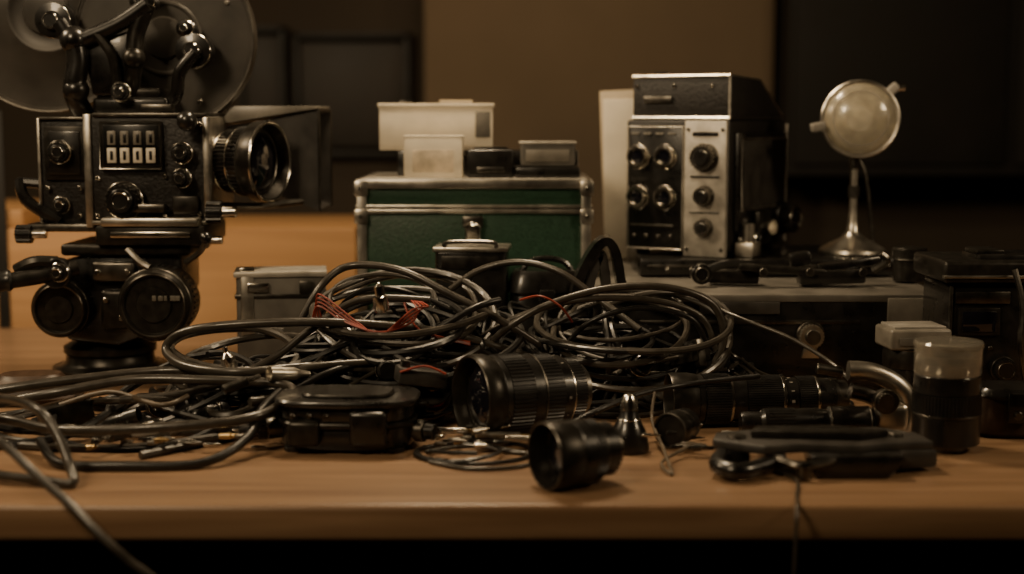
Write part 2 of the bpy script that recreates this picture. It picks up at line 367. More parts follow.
b.box(T((DX(520,2.14,R1),2.143,ZC+zz*.35)),(.16,.004,.006),STL,.001); b.box(T((DX(490,2.14,R1),2.143,ZC+zz*.7)),(.05,.004,.008),GRYP,.001)
for i in range(4): b.cyl(axis((DX(530+i*11,2.14,R1),2.145,ZC+zz*.68),FR),.004,.005,STL,seg=14)
b.done(rest=ZC)
ztop=ZC+zz
b=B('white_cardboard_box')
x0=DX(380,2.17,R1);x1=DX(492,2.17,R1); hh=W(0,104,2.15).z-ztop
M=T(((x0+x1)/2,2.18,ztop+hh/2),rz=3)
b.box(M,(x1-x0,.07,hh),CREAM,.002); b.box(M@Matrix.Translation((.0,0,hh/2-.002)),(x1-x0+.004,.074,.006),CREAM,.001)
b.box(M@Matrix.Translation((.070,-.036,.004)),(.022,.002,.038),GRYP,.0005); b.box(M@Matrix.Translation((.03,-.01,hh/2+.004)),(.05,.03,.004),PAPER,.001)
b.box(M@Matrix.Translation((-.045,-.01,hh/2+.003)),(.02,.03,.004),STL,.001)
b.done(rest=ztop)
b=B('small_labelled_box')
x0=DX(404,2.08,R1);x1=DX(463,2.08,R1); hh=W(0,136,2.08).z-ZC
M=T(((x0+x1)/2,2.10,ZC+hh/2),rz=-2); b.box(M,(x1-x0,.04,hh),CREAM,.002); b.box(M@Matrix.Translation((.0,-.0205,-.006)),(.06,.001,.032),STAIN,.0003)
b.box(M@Matrix.Translation((0,0,hh/2-.001)),(x1-x0+.001,.041,.003),CREAM,.001)
b.done(rest=ZC)
b=B('slide_viewer')
x0=DX(519,2.1,R1);x1=DX(576,2.1,R1); hh=W(0,142,2.1).z-ZC
cx=(x0+x1)/2
b.box(T((cx,2.105,ZC+.008)),(x1-x0+.010,.06,.016),BLK,.003); b.box(T((cx,2.105,ZC+.016+(hh-.016)/2)),(x1-x0-.004,.05,hh-.016),GRYP,.004,3)
b.box(T((cx,2.079,ZC+hh*.62)),(x1-x0-.02,.003,.018),MGRY,.002); b.box(T((cx,2.105,ZC+hh-.001)),(x1-x0,.055,.004),ALP,.001)
b.done(rest=ZC)
b=B('camera_battery'); x0=DX(467,2.09,R1);x1=DX(514,2.09,R1)
b.box(T(((x0+x1)/2,2.105,ZC+.021)),(x1-x0,.05,.042),BLK,.004,3); b.box(T(((x0+x1)/2,2.079,ZC+.012)),(.04,.003,.008),STL,.001); b.box(T(((x0+x1)/2,2.105,ZC+.043)),(.05,.04,.004),BLKM,.001)
b.done(rest=ZC)
# ---------------- black flight case right
b=B('flat_black_flight_case')
d=1.86; x0=DX(596,d); x1=DX(944,d); zt=W(0,293,d).z; dep=.50; cx=(x0+x1)/2; cy=d+dep/2; w=x1-x0
b.box(T((cx,cy,(DESK+zt)/2+.001)),(w,dep,zt-DESK-.004),BLK,.004)
b.box(T((cx,cy,zt-.004)),(w+.004,dep+.004,.010),GRYP,.002)
for x in(x0,x1): b.box(T((x,d,(DESK+zt)/2)),(.016,.008,zt-DESK-.01),STL,.002)
p=W(810,333,d)
M=axis((p.x,d,p.z),FR); b.cyl(M,.019,.006,STL); b.knurl(M@Matrix.Translation((0,0,.006)),.016,.010,ALU,22,.92); b.cyl(M@Matrix.Translation((0,0,.016)),.010,.006,STL)
b.prism(T((p.x,d-.006,p.z-.03)),[(-.012,0),(.012,0),(.006,.022),(-.006,.022)],.006,ALU,.001)
b.pbox(888,942,296,322,d-.004,.008,MGRY,.001); b.pbox(700,780,300,312,d-.004,.006,DGRY,.001)
b.pbox(640,860,318,322,d-.003,.005,STL,.001)
b.done(rest=DESK)
ZF=zt+.001
b=B('black_audio_mixer')
x0=DX(640,2.06);x1=DX(896,2.06); hh=.024
b.box(T(((x0+x1)/2,2.18,ZF+hh/2)),(x1-x0,.24,hh),BLK,.003); b.box(T(((x0+x1)/2,2.058,ZF+hh*.6)),(x1-x0-.02,.003,.004),STL,.001)
for i in range(9): b.cyl(axis((x0+.04+i*.035,2.06,ZF+hh*.35),FR),.004,.006,STL,seg=12)
b.done(rest=ZF); ZM=ZF+hh
# ---------------- vintage projector
M0=T((DX(727,2.09,200),2.075,ZM),rz=-30)
b=B('vintage_film_projector',M0)
HB=W(0,120,2.09).z-ZM; WA=.165; DB=.238
b.box(T((-WA/2,DB/2,HB/2+.004)),(WA,DB,HB-.008),CRK,.004,3)
for x in(-WA+.02,-.02):
    for y in(.02,DB-.02): b.cyl(T((x,y,0)),.01,.006,RUB)
FY=(0,-1,0)
xl=-WA+.006; xm=-.070
b.box(T(((xl+xm)/2,-.002,HB/2)),(xm-xl,.006,HB-.016),BLK,.002)
q=[Vector((xl,-.006,.010)),Vector((xm,-.006,.010)),Vector((xm,-.006,HB-.010)),Vector((xl,-.006,HB-.010))]
b.tube(q,.0018,ALU,6,closed=True,sub=1)
def dial(x,z,r,out=.012):
    M=axis((x,-.005,z),FY); b.cyl(M,r,out*.4,CHR); b.lathe(M@Matrix.Translation((0,0,out*.3)),[(r*.86,0),(r*.86,out*.5),(r*.78,out*.75),(r*.62,out*.75),(r*.58,out*.3),(0,out*.3)],CHR,28)
    b.lathe(M@Matrix.Translation((0,0,out*.5)),[(r*.58,0),(r*.5,.003),(0,.005)],GLS,24,False)
for x in(-.142,-.098):
    for z in(.70,.40): dial(x,HB*z+.006,.0190)
for x in(-.148,-.128,-.108,-.088):
    b.cyl(axis((x,-.005,HB*.14),FY),.003,.005,STL,seg=12)
    b.box(T((x,-.006,HB*.9)),(.012,.003,.003),MGRY,.0004)
b.box(T((-.12,-.0065,HB*.22)),(.07,.003,.004),STL,.0005)
b.box(T((-.034,-.004,HB/2)),(.066,.010,HB-.002),ALP,.002)
for x in(-.061,-.007):
    for z in(.012,HB-.014): b.cyl(axis((x,-.009,z),FY),.0028,.002,STL,seg=12)
def pk(x,z,r,o):
    M=axis((x,-.009,z),FY); b.cyl(M,r*1.15,.003,STL); b.knurl(M@Matrix.Translation((0,0,.003)),r,o,CHR,20,.9); b.cyl(M@Matrix.Translation((0,0,.003+o)),r*.6,.004,BLK)
pk(-.034,HB*.73,.0185,.014); pk(-.034,HB*.45,.0135,.012); pk(-.034,HB*.22,.0125,.010)
b.box(T((-.034,-.010,HB*.90)),(.04,.002,.006),BLK,.0004); b.box(T((-.034,-.010,HB*.59)),(.046,.002,.003),BLK,.0004); b.box(T((-.034,-.010,HB*.33)),(.046,.002,.002),BLK,.0004)
b.box(T((.003,DB/2+.004,HB*.55)),(.010,DB-.03,HB*.72),BLK,.003); b.box(T((.0085,DB/2+.004,HB*.60)),(.003,DB-.06,HB*.50),DGRY,.002)
q=[Vector((.009,.028,HB*.34)),Vector((.009,DB-.02,HB*.34)),Vector((.009,DB-.02,HB*.86)),Vector((.009,.028,HB*.86))]
b.tube(q,.0024,ALU,6,closed=True,sub=1)
b.tube([Vector((.003,DB-.002,.01)),Vector((.003,DB-.002,HB-.006))],.003,ALU,6,sub=1)
for y in(.035,.07): b.cyl(axis((.006,y,HB*.12),(1,0,0)),.010,.014,CHR); b.cyl(axis((.02,y,HB*.12),(1,0,0)),.007,.006,BLK)
M=axis((.004,DB-.045,HB*.24),(1,-.1,0)); b.cyl(M,.026,.015,BLK); b.knurl(M@Matrix.Translation((0,0,.015)),.022,.018,BLKM,24); b.torus(M@Matrix.Translation((0,0,.034)),.019,.0018,CHR,32,6); b.lathe(M@Matrix.Translation((0,0,.033)),[(.017,0),(.01,.004),(0,.005)],GLS,24,False)
b.box(T((.012,.10,HB*.2)),(.02,.05,.05),BLKM,.004); b.cyl(axis((.02,.10,HB*.2),(1,-.3,0)),.012,.016,CHR)
b.box(T((.02,.03,.012)),(.03,.035,.022),ALU,.003); b.cyl(T((.02,.03,.02)),.009,.03,ALU)
b.prism(Matrix.Rotation(math.radians(90),4,'Z'),[(0.004,HB),(DB-.01,HB),(DB-.01,HB+.006),(.125,HB+.060),(.004,HB+.064)],WA-.008,CRK,.002)
b.tube([Vector((-WA+.008,.003,HB+.064)),Vector((-.002,.003,HB+.064)),Vector((-.002,.125,HB+.060)),Vector((-.002,DB-.012,HB+.007))],.0024,ALU,6,sub=1)
b.tube([Vector((-WA+.008,.003,HB+.003)),Vector((-.002,.003,HB+.003)),Vector((-.002,DB-.012,HB+.003))],.0024,ALU,6,sub=1)
b.tube([Vector((-.002,.003,HB+.003)),Vector((-.002,.003,HB+.064))],.002,ALU,6,sub=1)
for x in(-.15,-.09,-.03): b.cyl(axis((x,.004,HB+.05),FY),.003,.003,CHR,seg=12)
b.box(T((-.115,.001,HB+.03)),(.045,.004,.010),STL,.001)
for i in range(3): b.box(T((-.08+i*.02,.07,HB+.066)),(.006,.05,.006),STL,.001)
b.cyl(T((-.13,.05,HB+.062)),.012,.01,BLKM)
b.done()
b=B('cream_folder')
pt=W(617,88,2.26)
M=T((DX(627,2.26,150),2.30,ZF+.001),rx=2,rz=6)
b.box(M@T((0,0,(pt.z-ZF)/2),ry=-2.5),(.075,.006,pt.z-ZF-.004),PAPER,.001); b.box(M@T((-.004,-.006,(pt.z-ZF)/2-.006),ry=-1.2),(.064,.003,pt.z-ZF-.02),CREAM,.001)
b.done(rest=ZF)
# ---------------- round lamp
b=B('round_reflector_lamp')
d=2.14; c=W(860,119,d); R=38*S(d); dirL=Vector((-.16,-1,.05))
M=axis(c,dirL)
b.lathe(M,[(0,-.034),(R*.3,-.032),(R*.7,-.020),(R*.96,-.003),(R,.003),(R*.98,.007),(R*.93,.006),(R*.90,.0),(R*.66,-.016),(R*.3,-.028),(0,-.030)],ALU,56,False)
b.ball(M@Matrix.Translation((0,0,-.012)),.015,BULB)
b.lathe(M@Matrix.Translation((0,0,.004)),[(R*.94,0),(R*.90,.004),(R*.8,.009),(R*.6,.015),(R*.4,.019),(R*.2,.0205),(0,.021)],MILK,56,False)
b.lathe(M@Matrix.Translation((0,0,.001)),[(R*.93,0),(R*.90,.002),(R*.8,.008),(R*.6,.014),(R*.4,.018),(R*.2,.0195),(0,.020)],MILK,56,False)
b.torus(M@Matrix.Translation((0,0,.004)),R*.97,.003,ALU,64,8)
b.torus(M@Matrix.Translation((0,0,.0165)),R*.70,.0007,ALP,48,6)
for px,py in((818,127),(892,90)):
    q=W(px,py,d-.004); dd=(q-c).normalized(); b.box(Matrix.Translation(q)@dd.to_track_quat('X','Z').to_matrix().to_4x4(),(.022,.013,.014),LGRY,.003,3)
b.cyl(axis(W(897,88,d-.005),(1,0,.1)),.006,.012,CHR)
zb=ZM; x=c.x-.004
b.cyl(T((x,d+.01,c.z-R-.018)),.007,.022,CHR)
b.lathe(T((x,d+.01,zb)),[(0,0),(.047,0),(.05,.003),(.049,.007),(.035,.016),(.018,.024),(.010,.034),(.0075,.05),(.006,.07),(.006,c.z-R-.01-zb),(0,c.z-R-.005-zb)],ALU,44)
b.knurl(T((x,d+.01,zb+.085)),.009,.018,STL,18)
b.tube([Vector((x+.006,d+.02,c.z-R+.002)),Vector((x+.02,d+.02,c.z-R-.03)),Vector((x+.03,d+.02,zb+.05)),Vector((x+.034,d+.02,zb+.012))],.003,STL)
b.tube([c+Vector((0,.028,-.005)),c+Vector((0,.036,-.03)),Vector((x,d+.014,c.z-R-.01))],.005,STL)
b.done()
# ---------------- clamp arm
b=B('articulated_clamp')
d=1.95; z0=ZF
def wx(px): return DX(px,d)
b.box(T((wx(830),d,z0+.012),ry=-2),(.09,.035,.02),BLK,.004); b.box(T((wx(780),d-.01,z0+.022),ry=4),(.12,.016,.010),BLKM,.003); b.box(T((wx(850),d+.01,z0+.028),rz=10,ry=-7),(.09,.02,.012),BLK,.003)
b.cyl(axis((wx(700),d+.004,z0+.016),FR),.014,.02,BLK); b.torus(axis((wx(700),d-.017,z0+.016),FR),.009,.0014,STL,24,6)
b.tube([(wx(702),d,z0+.018),(wx(730),d,z0+.03),(wx(760),d,z0+.020)],.006,BLK)
b.tube([(wx(872),d,z0+.02),(wx(884),d-.01,z0+.034),(wx(878),d-.01,z0+.044)],.005,STL)
b.box(T((wx(735),d+.02,z0+.010),rz=-8),(.07,.03,.018),BLKM,.003); b.box(T((wx(800),d+.01,z0+.035),ry=-10),(.03,.02,.02),BLK,.004)
for px in(760,806,858): b.cyl(axis((wx(px),d-.018,z0+.02),FR),.006,.008,STL,seg=18)
b.done(rest=ZF)
b=B('film_spool_can'); q=(DX(908,2.0),2.0,ZF)
b.lathe(T(q),[(0,0),(.022,0),(.022,.03),(.024,.031),(.024,.045),(.022,.047),(0,.047)],BLKM,36); b.torus(T((q[0],2.0,ZF+.031)),.0238,.001,STL,36,6); b.done(rest=ZF)
# ---------------- lenses
def lens(name,loc,dirv,L,r,parts=None,rest=DESK,cap=False,kn=60,capm=None):
    b=B(name); M=axis(loc,dirv)
    b.lathe(M,[(0,0),(r*.62,0),(r*.62,L*.05),(r*.70,L*.055),(r*.70,L*.08)],STL,40)
    segs=parts or [(.78,.12,'k'),(.84,.015,'c'),(.86,.10,'s'),(.92,.16,'k'),(.94,.015,'t'),(.93,.10,'b'),(.97,.20,'k'),(.95,.06,'b')]
    z=L*.07
    for rr,hh,t in segs:
        h=hh*L; Mz=M@Matrix.Translation((0,0,z))
        if t=='k': b.knurl(Mz,r*rr,h,RUB,kn,.965)
        elif t=='c': b.cyl(Mz,r*rr,h,CHR,bev=.0004)
        elif t=='t': b.cyl(Mz,r*rr,h,STL,bev=.0004)
        elif t=='b': b.cyl(Mz,r*rr,h,BLK)
        else:
            b.cyl(Mz,r*rr,h,BLK)
            for k in range(12):
                a=k*math.pi/6; b.box(Mz@Matrix.Rotation(a,4,'Z')@Matrix.Translation((r*rr,0,h*.5)),(.0005,.0012 if k%3 else .003,h*.22),LGRY,0)
        z+=h
    Mz=M@Matrix.Translation((0,0,z)); h=L-z
    if capm:
        b.lathe(Mz,[(0,.001),(r*.80,.001),(r*.80,h*.35),(r*.60,h*.5),(0,h*.55)],GRYP,44)
        b.lathe(Mz,[(r*.93,0),(r*.97,h*.06),(r*.97,h*.84),(r,h*.86),(r,h*.97),(r*.97,h),(0,h),(0,h*.93),(r*.90,h*.93),(r*.91,h*.06),(r*.93,0)],capm,52,False)
    elif cap: b.lathe(Mz,[(0,0),(r*.97,0),(r,h*.1),(r,h*.8),(r*.96,h),(r*.85,h),(r*.82,h*.9),(0,h*.9)],BLKM,52)
    else:
        b.lathe(Mz,[(r*.95,0),(r*.97,h*.15),(r,h*.3),(r,h*.92),(r*.98,h),(r*.92,h),(r*.88,h*.85),(r*.84,h*.2),(0,h*.1)],BLKM,52)
        b.torus(Mz@Matrix.Translation((0,0,h*.3)),r*.80,.0012,STL,44,6)
        b.lathe(Mz@Matrix.Translation((0,0,h*.25)),[(r*.78,0),(r*.6,r*.12),(r*.3,r*.2),(0,r*.22)],GLS,40,False)
    if not capm: b.torus(Mz@Matrix.Translation((0,0,h)),r*.95,.0009,STL,52,6)
    return b.done(rest=rest)
r=.049; lens('camera_lens',Vector((DX(580,1.62),1.635,DESK+r)),(-.84,-.46,.02),.142,r)
r=.034; lens('camera_lens',Vector((DX(612,1.41),1.392,DESK+r)),(-.88,-.50,0),.078,r,[(.80,.20,'b'),(.86,.03,'t'),(.92,.14,'k'),(.96,.2,'b')])
r=.032; lens('telephoto_lens',Vector((DX(848,1.66),1.665,DESK+r)),(-.99,-.10,.0),.212,r,[(.72,.1,'b'),(.8,.015,'c'),(.8,.1,'k'),(.74,.08,'s'),(.86,.015,'c'),(.86,.2,'k'),(.84,.08,'b'),(.9,.015,'c'),(.95,.14,'k'),(.9,.04,'b')])
r=.037; lens('camera_lens',Vector((DX(953,1.52),1.53,DESK)),(0,0,1),.120,r,[(.98,.26,'b'),(1.0,.02,'t'),(1.0,.18,'k'),(.96,.17,'b')],capm=JAR)
r=.034; lens('camera_lens',Vector((DX(912,1.76),1.76,DESK)),(0,0,1),.076,r,[(.85,.1,'b'),(.9,.15,'k'),(.92,.03,'c'),(.94,.34,'b')],cap=True)
r=.02; lens('camera_lens',Vector((DX(690,1.56),1.57,DESK+r)),(-.5,-.8,0),.045,r,[(.9,.3,'k'),(.95,.05,'t'),(.95,.2,'b')],cap=True)
zt=DESK+.0765
b=B('grey_power_adapter'); b.box(T((DX(914,1.76),1.76,zt+.014),rz=5),(.078,.06,.026),MGRY,.004,3); b.box(T((DX(914,1.76),1.76,zt+.028),rz=5),(.066,.05,.004),LGRY,.001)
b.box(T((DX(914,1.76),1.729,zt+.012),rz=5),(.05,.002,.010),GRYP,.0005); b.done(rest=zt)
b=B('flashlight'); M=axis((DX(742,1.58),1.575,DESK+.018),(1,.03,0))
b.lathe(M,[(0,0),(.012,0),(.013,.003),(.013,.022),(.0165,.026),(.0165,.09),(.0155,.092),(.0155,.098),(.0185,.10),(.0185,.145),(.0155,.15),(0,.15)],BLK,36)
b.knurl(M@Matrix.Translation((0,0,.03)),.0172,.03,RUB,26); b.torus(M@Matrix.Translation((0,0,.1)),.0182,.0009,CHR,32,6); b.torus(M@Matrix.Translation((0,0,.145)),.018,.0009,STL,32,6)
b.done(rest=DESK)
b=B('metal_cable_clamp'); d=1.60
b.tube([W(848,378,d),W(872,380,d),W(896,392,d),W(908,410,d),W(902,436,d)],.011,ALU,14)
b.tube([W(850,398,d),W(872,404,d),W(884,418,d),W(878,440,d)],.010,STL,14)
b.cyl(axis(W(884,408,d-.02),FR),.014,.012,STL); b.knurl(axis(W(884,408,d-.03),FR),.009,.012,STL,16)
b.box(T(W(890,424,d)),(.042,.026,.036),ALU,.010,4); b.cyl(axis(W(842,380,d),(-1,0,.15)),.006,.03,STL)
b.done(rest=DESK)
# ---------------- boxy battery pack with connectors
b=B('black_battery_belt_pack'); c=Vector((DX(346,1.54),1.55,DESK)); M=T(c,rz=-3)
b.slab(M,.073,.048,.004,.030,BLK,3.0,56,.003)
b.slab(M,.076,.052,.028,.034,BLKM,3.0,56,.002)
b.slab(M,.072,.048,.033,.052,BLK,3.2,56,.003)
b.slab(M,.079,.054,.051,.058,BLK,3.4,56,.002)
b.slab(M,.050,.032,.057,.062,BLKM,3.5,48,.002)
for x in(-.055,.055):
    for y in(-.03,.03): b.cyl(M@Matrix.Translation((x,y,0)),.011,.006,RUB)
b.box(M@T((.030,-.052,.030)),(.040,.016,.038),BLK,.005,3); b.box(M@T((-.040,-.050,.024)),(.034,.018,.028),BLKM,.005,3)
Mx=axis(M@Vector((-.074,-.01,.022)),(-1,-.35,-.05)); b.cyl(Mx,.012,.016,STL); b.knurl(Mx@Matrix.Translation((0,0,.012)),.0105,.014,BLK,18); b.cyl(Mx@Matrix.Translation((0,0,.026)),.006,.02,BLK,.004)
Mx=axis(M@Vector((.076,-.012,.020)),(1,-.4,0)); b.cyl(Mx,.012,.012,STL); b.cyl(Mx@Matrix.Translation((0,0,.012)),.009,.012,BLK)
for x in(-.052,-.034,-.016): b.cyl(axis(M@Vector((x,-.052,.043)),FR),.003,.003,STL,seg=12)
b.done(rest=DESK)
# ---------------- camera bracket
b=B('camera_support_bracket'); d=1.45
def PX(px,y): return DX(px,y)
zp=DESK+.020
poly=[(-.108,.012),(-.10,-.022),(-.05,-.040),(.0,-.034),(.03,-.05),(.075,-.048),(.112,-.022),(.118,.022),(.06,.030),(.04,.042),(-.02,.034),(-.06,.045)]
b.prism(T((PX(818,d),d,zp+.012))@Matrix.Rotation(math.radians(-90),4,'X'),[(x,-y) for x,y in poly][::-1],.010,DGRY,.003)
b.prism(T((PX(810,d),d+.004,zp+.020))@Matrix.Rotation(math.radians(-90),4,'X'),[(-.06,-.012),(.05,-.024),(.085,-.006),(.03,.018),(-.05,.014)],.008,BLKM,.002)
b.prism(T((PX(846,d),d-.055,DESK)),[(-.038,.0),(.036,.0),(.045,.010),(.052,.024),(-.044,.024)],.045,BLK,.004)
b.box(T((PX(912,d),d-.012,DESK+.014),rz=14),(.045,.035,.020),DGRY,.005)
b.tube([(PX(724,d),d-.015,DESK+.016),(PX(714,d),d-.045,DESK+.013),(PX(730,d),d-.066,DESK+.011),(PX(756,d),d-.050,DESK+.012),(PX(778,d),d-.030,DESK+.016)],.009,BLK,12)
b.cyl(T((PX(735,d),d-.01,DESK)),.017,.022,BLK); b.cyl(T((PX(738,d),d-.005,zp+.010)),.010,.005,STL)
b.cyl(T((PX(900,d),d+.002,zp+.010)),.008,.006,STL); b.cyl(T((PX(796,d),d-.060,DESK+.002)),.007,.014,STL)
b.tube([(PX(770,d),d-.04,zp),(PX(792,d),d-.062,zp-.004),(PX(830,d),d-.05,zp)],.004,STL)
b.done(rest=DESK)
# ---------------- right video camera
b=B('video_camera'); d=1.74
b.pbox(948,1062,300,422,d,.12,BLK,.006,3); b.pbox(944,1066,276,298,d-.01,.14,BLKM,.005,3); b.pbox(944,1066,290,293,d-.012,.01,ALU,.001)
b.pbox(955,1010,306,318,d-.004,.006,STL,.001); b.pbox(958,1000,322,350,d-.005,.008,BLKM,.002); b.pbox(962,996,326,346,d-.007,.004,GLS,.001)
b.pbox(948,951,300,420,d-.003,.006,STL,.001); b.pbox(955,992,398,406,d-.003,.006,STL,.001)
M=axis(W(1000,382,d),FR); b.cyl(M,.016,.012,BLKM); b.knurl(M@Matrix.Translation((0,0,.010)),.013,.012,BLK,20); b.torus(M@Matrix.Translation((0,0,.022)),.010,.001,STL,24,6)
for i in range(4): b.cyl(axis(W(962+i*9,362,d),FR),.003,.004,STL,seg=12)
b.tube([W(1014,284,d-.02),W(1022,320,d-.03),W(1020,360,d-.035),W(1026,400,d-.02)],.004,STL)
b.pbox(950,1062,418,424,d,.11,RUB,.002)
b.done(rest=DESK)
zv=W(0,276,1.73).z
b=B('camera_battery'); b.box(T((DX(1008,1.78),1.79,zv+.012)),(.095,.07,.024),BLK,.004); b.box(T((DX(1008,1.78),1.753,zv+.014)),(.07,.003,.004),ALU,.001); b.box(T((DX(985,1.78),1.79,zv+.026)),(.035,.05,.006),BLKM,.002); b.done()
b=B('black_leather_pouch'); q=T((DX(1024,1.58),1.61,DESK),rz=-6)
b.slab(q,.045,.035,0,.052,LEA,3.5,48,.006,.92); b.slab(q@Matrix.Translation((0,0,.044)),.044,.036,0,.012,BLK,3.5,48,.004,.96); b.box(q@T((0,-.037,.036)),(.022,.004,.034),BLK,.002); b.cyl(axis(q@Vector((0,-.039,.028)),FR),.005,.003,STL,seg=16)
b.done(rest=DESK)
b=B('brown_leather_pouch'); q=T((DX(28,1.80),1.80,DESK),rz=10)
b.slab(q,.066,.045,0,.020,LEA,2.4,48,.008,.95); b.slab(q@Matrix.Translation((0,0,.018)),.060,.040,0,.018,LEA,2.4,48,.006,.72); b.tube([q@Vector((-.06,-.02,.012)),q@Vector((0,-.05,.014)),q@Vector((.06,-.02,.012))],.002,TAN)
b.done(rest=DESK)
b=B('metal_film_box'); d=1.93; M=T((DX(278,d),d+.03,0),rz=8); hh=W(0,274,d).z-DESK
b.box(M@Matrix.Translation((0,0,DESK+hh/2)),(.120,.07,hh),GRYP,.006,3)
for z in(.2,.55,.8): b.box(M@Matrix.Translation((0,0,DESK+hh*z)),(.124,.074,.006),STL,.001)
b.box(M@Matrix.Translation((0.0,0,DESK+hh)),(.126,.076,.008),ALP,.002); b.box(M@Matrix.Translation((-.03,-.037,DESK+hh*.88)),(.03,.006,.014),CHR,.002); b.box(M@Matrix.Translation((.035,-.037,DESK+hh*.88)),(.02,.006,.018),STL,.002)
b.box(M@Matrix.Translation((-.045,-.02,DESK+hh+.005)),(.02,.02,.008),CHR,.002); b.box(M@Matrix.Translation((-.045,-.034,DESK+hh*.7)),(.018,.008,.09),ALU,.003)
b.done(rest=DESK)
b=B('battery_charger'); d=1.93; hh=W(0,250,d).z-DESK; M=T((DX(472,d),d+.035,0),rz=-4)
b.box(M@Matrix.Translation((0,0,DESK+hh/2)),(.098,.06,hh),BLK,.006,3); b.box(M@Matrix.Translation((0,0,DESK+hh)),(.104,.066,.007),ALU,.002)
b.box(M@Matrix.Translation((0,-.031,DESK+hh-.018)),(.08,.004,.018),BLKM,.001); b.tube([M@Vector((-.035,-.03,DESK+hh+.002)),M@Vector((-.03,-.03,DESK+hh+.010)),M@Vector((.03,-.03,DESK+hh+.010)),M@Vector((.035,-.03,DESK+hh+.002))],.003,STL)
b.done(rest=DESK)
b=B('black_camera_pouch'); q=T((DX(545,1.95),1.965,DESK),rz=5); hh=W(0,272,1.93).z-DESK
b.slab(q,.050,.030,0,hh-.02,RUB,4,48,.006,.96); b.slab(q@Matrix.Translation((0,0,hh-.035)),.052,.033,0,.035,BLK,4,48,.006,.90); b.box(q@T((0,-.034,hh-.05)),(.022,.005,.05),BLK,.002); b.tube([q@Vector((-.048,0,hh-.03)),q@Vector((-.02,-.005,hh+.012)),q@Vector((.03,0,hh+.008)),q@Vector((.05,0,hh-.04))],.004,BLK)
b.done(rest=DESK)
def band(b,pts,w,t,m):
    P=smooth_path(pts,8); tb=bmesh.new(); rings=[]
    for i,p in enumerate(P):
        tg=(P[min(i+1,len(P)-1)]-P[max(i-1,0)]).normalized(); sd=Vector((0,1,0)); sd=(sd-tg*sd.dot(tg)).normalized(); n=tg.cross(sd)
        rings.append([tb.verts.new(p+sd*w*a/2+n*t*c/2) for a,c in((-1,-1),(1,-1),(1,1),(-1,1))])
    for A,C in zip(rings,rings[1:]):
        for k in range(4): tb.faces.new((A[k],A[(k+1)%4],C[(k+1)%4],C[k]))
    tb.faces.new(rings[0][::-1]); tb.faces.new(rings[-1]); bmesh.ops.recalc_face_normals(tb,faces=tb.faces[:]); b.add(tb,Matrix.Identity(4),m)
b=B('folded_carry_strap'); d=1.90
band(b,[W(560,388,d),W(568,340,d),W(576,290,d),W(590,258,d),W(604,243,d),W(614,252,d),W(620,282,d),W(626,320,d),W(632,388,d)],.05,.012,BLK)
band(b,[W(574,388,d),W(580,330,d),W(588,290,d),W(600,256,d),W(606,290,d),W(608,340,d),W(604,388,d)],.04,.012,DGRY)
b.done(rest=DESK)
# ---------------- cables
def desk_clamp(p,r):
    p=Vector(p); p.z=max(p.z,DESK+r+.0005); return p
def coilpts(c,R,tilt,turns,r,jit=.12,rz=0,sq=.9):
    N=14; pts=[]; ph=random.random()*6
    for i in range(int(turns*N)):
        a=2*math.pi*i/N+ph; t=i/N
        j=noise.noise(Vector((i*.2+ph*7,t*1.1,0)))
        RR=R*(1+jit*j+.16*math.sin(t*2.6+ph)-.08)
        v=Vector((RR*math.cos(a)+.02*math.sin(t*1.9+ph),RR*math.sin(a)*sq,.012*math.sin(t*3.3)+.004*t))
        tl=tilt+11*noise.noise(Vector((t*1.1+ph,5,i*.05)))
        v=Matrix.Rotation(math.radians(rz+14*noise.noise(Vector((t*.8+ph,ph,9)))),3,'Z')@(Matrix.Rotation(math.radians(tl),3,'X')@v)
        pts.append(desk_clamp(c+v,r))
    return pts
def coils(name,lst):
    b=B(name)
    for c,R,tilt,turns,r,m,jit,rz in lst: b.tube(coilpts(c,R,tilt,turns,r,jit,rz),r,m,8,sub=5)
    b.done()
coils('cable_coil',[(W(402,318,1.76),.115,20,2.6,.0045,RUBG,.4,10),(W(415,334,1.74),.115,15,2,.0048,RUB,.4,-12),(W(385,312,1.78),.082,28,2,.0035,RUBG,.5,5)])
coils('cable_coil',[(W(632,334,1.78),.114,22,3.0,.0042,RUBG,.3,-8),(W(612,345,1.78),.10,12,2.6,.0034,RUB,.4,20),(W(640,322,1.82),.10,19,2,.003,RUBG,.35,0)])
coils('cable_coil',[(W(240,356,1.72),.098,12,2.2,.0048,RUBG,.3,15)])
coils('cable_coil',[(W(478,462,1.50),.06,0,2.3,.0022,RUB,.3,0)])
b=B('tangled_cable_pile')
mlist=[RUB,RUB,RUB,RUBG,RUB,RUBG,RUB]
def blocked(x,y):
    if DX(430,1.6)<x<DX(604,1.6): return 1.72
    if DX(640,1.66)<x<DX(870,1.66): return 1.72
    if DX(262,1.55)<x<DX(432,1.55): return 1.615
    return 1.40
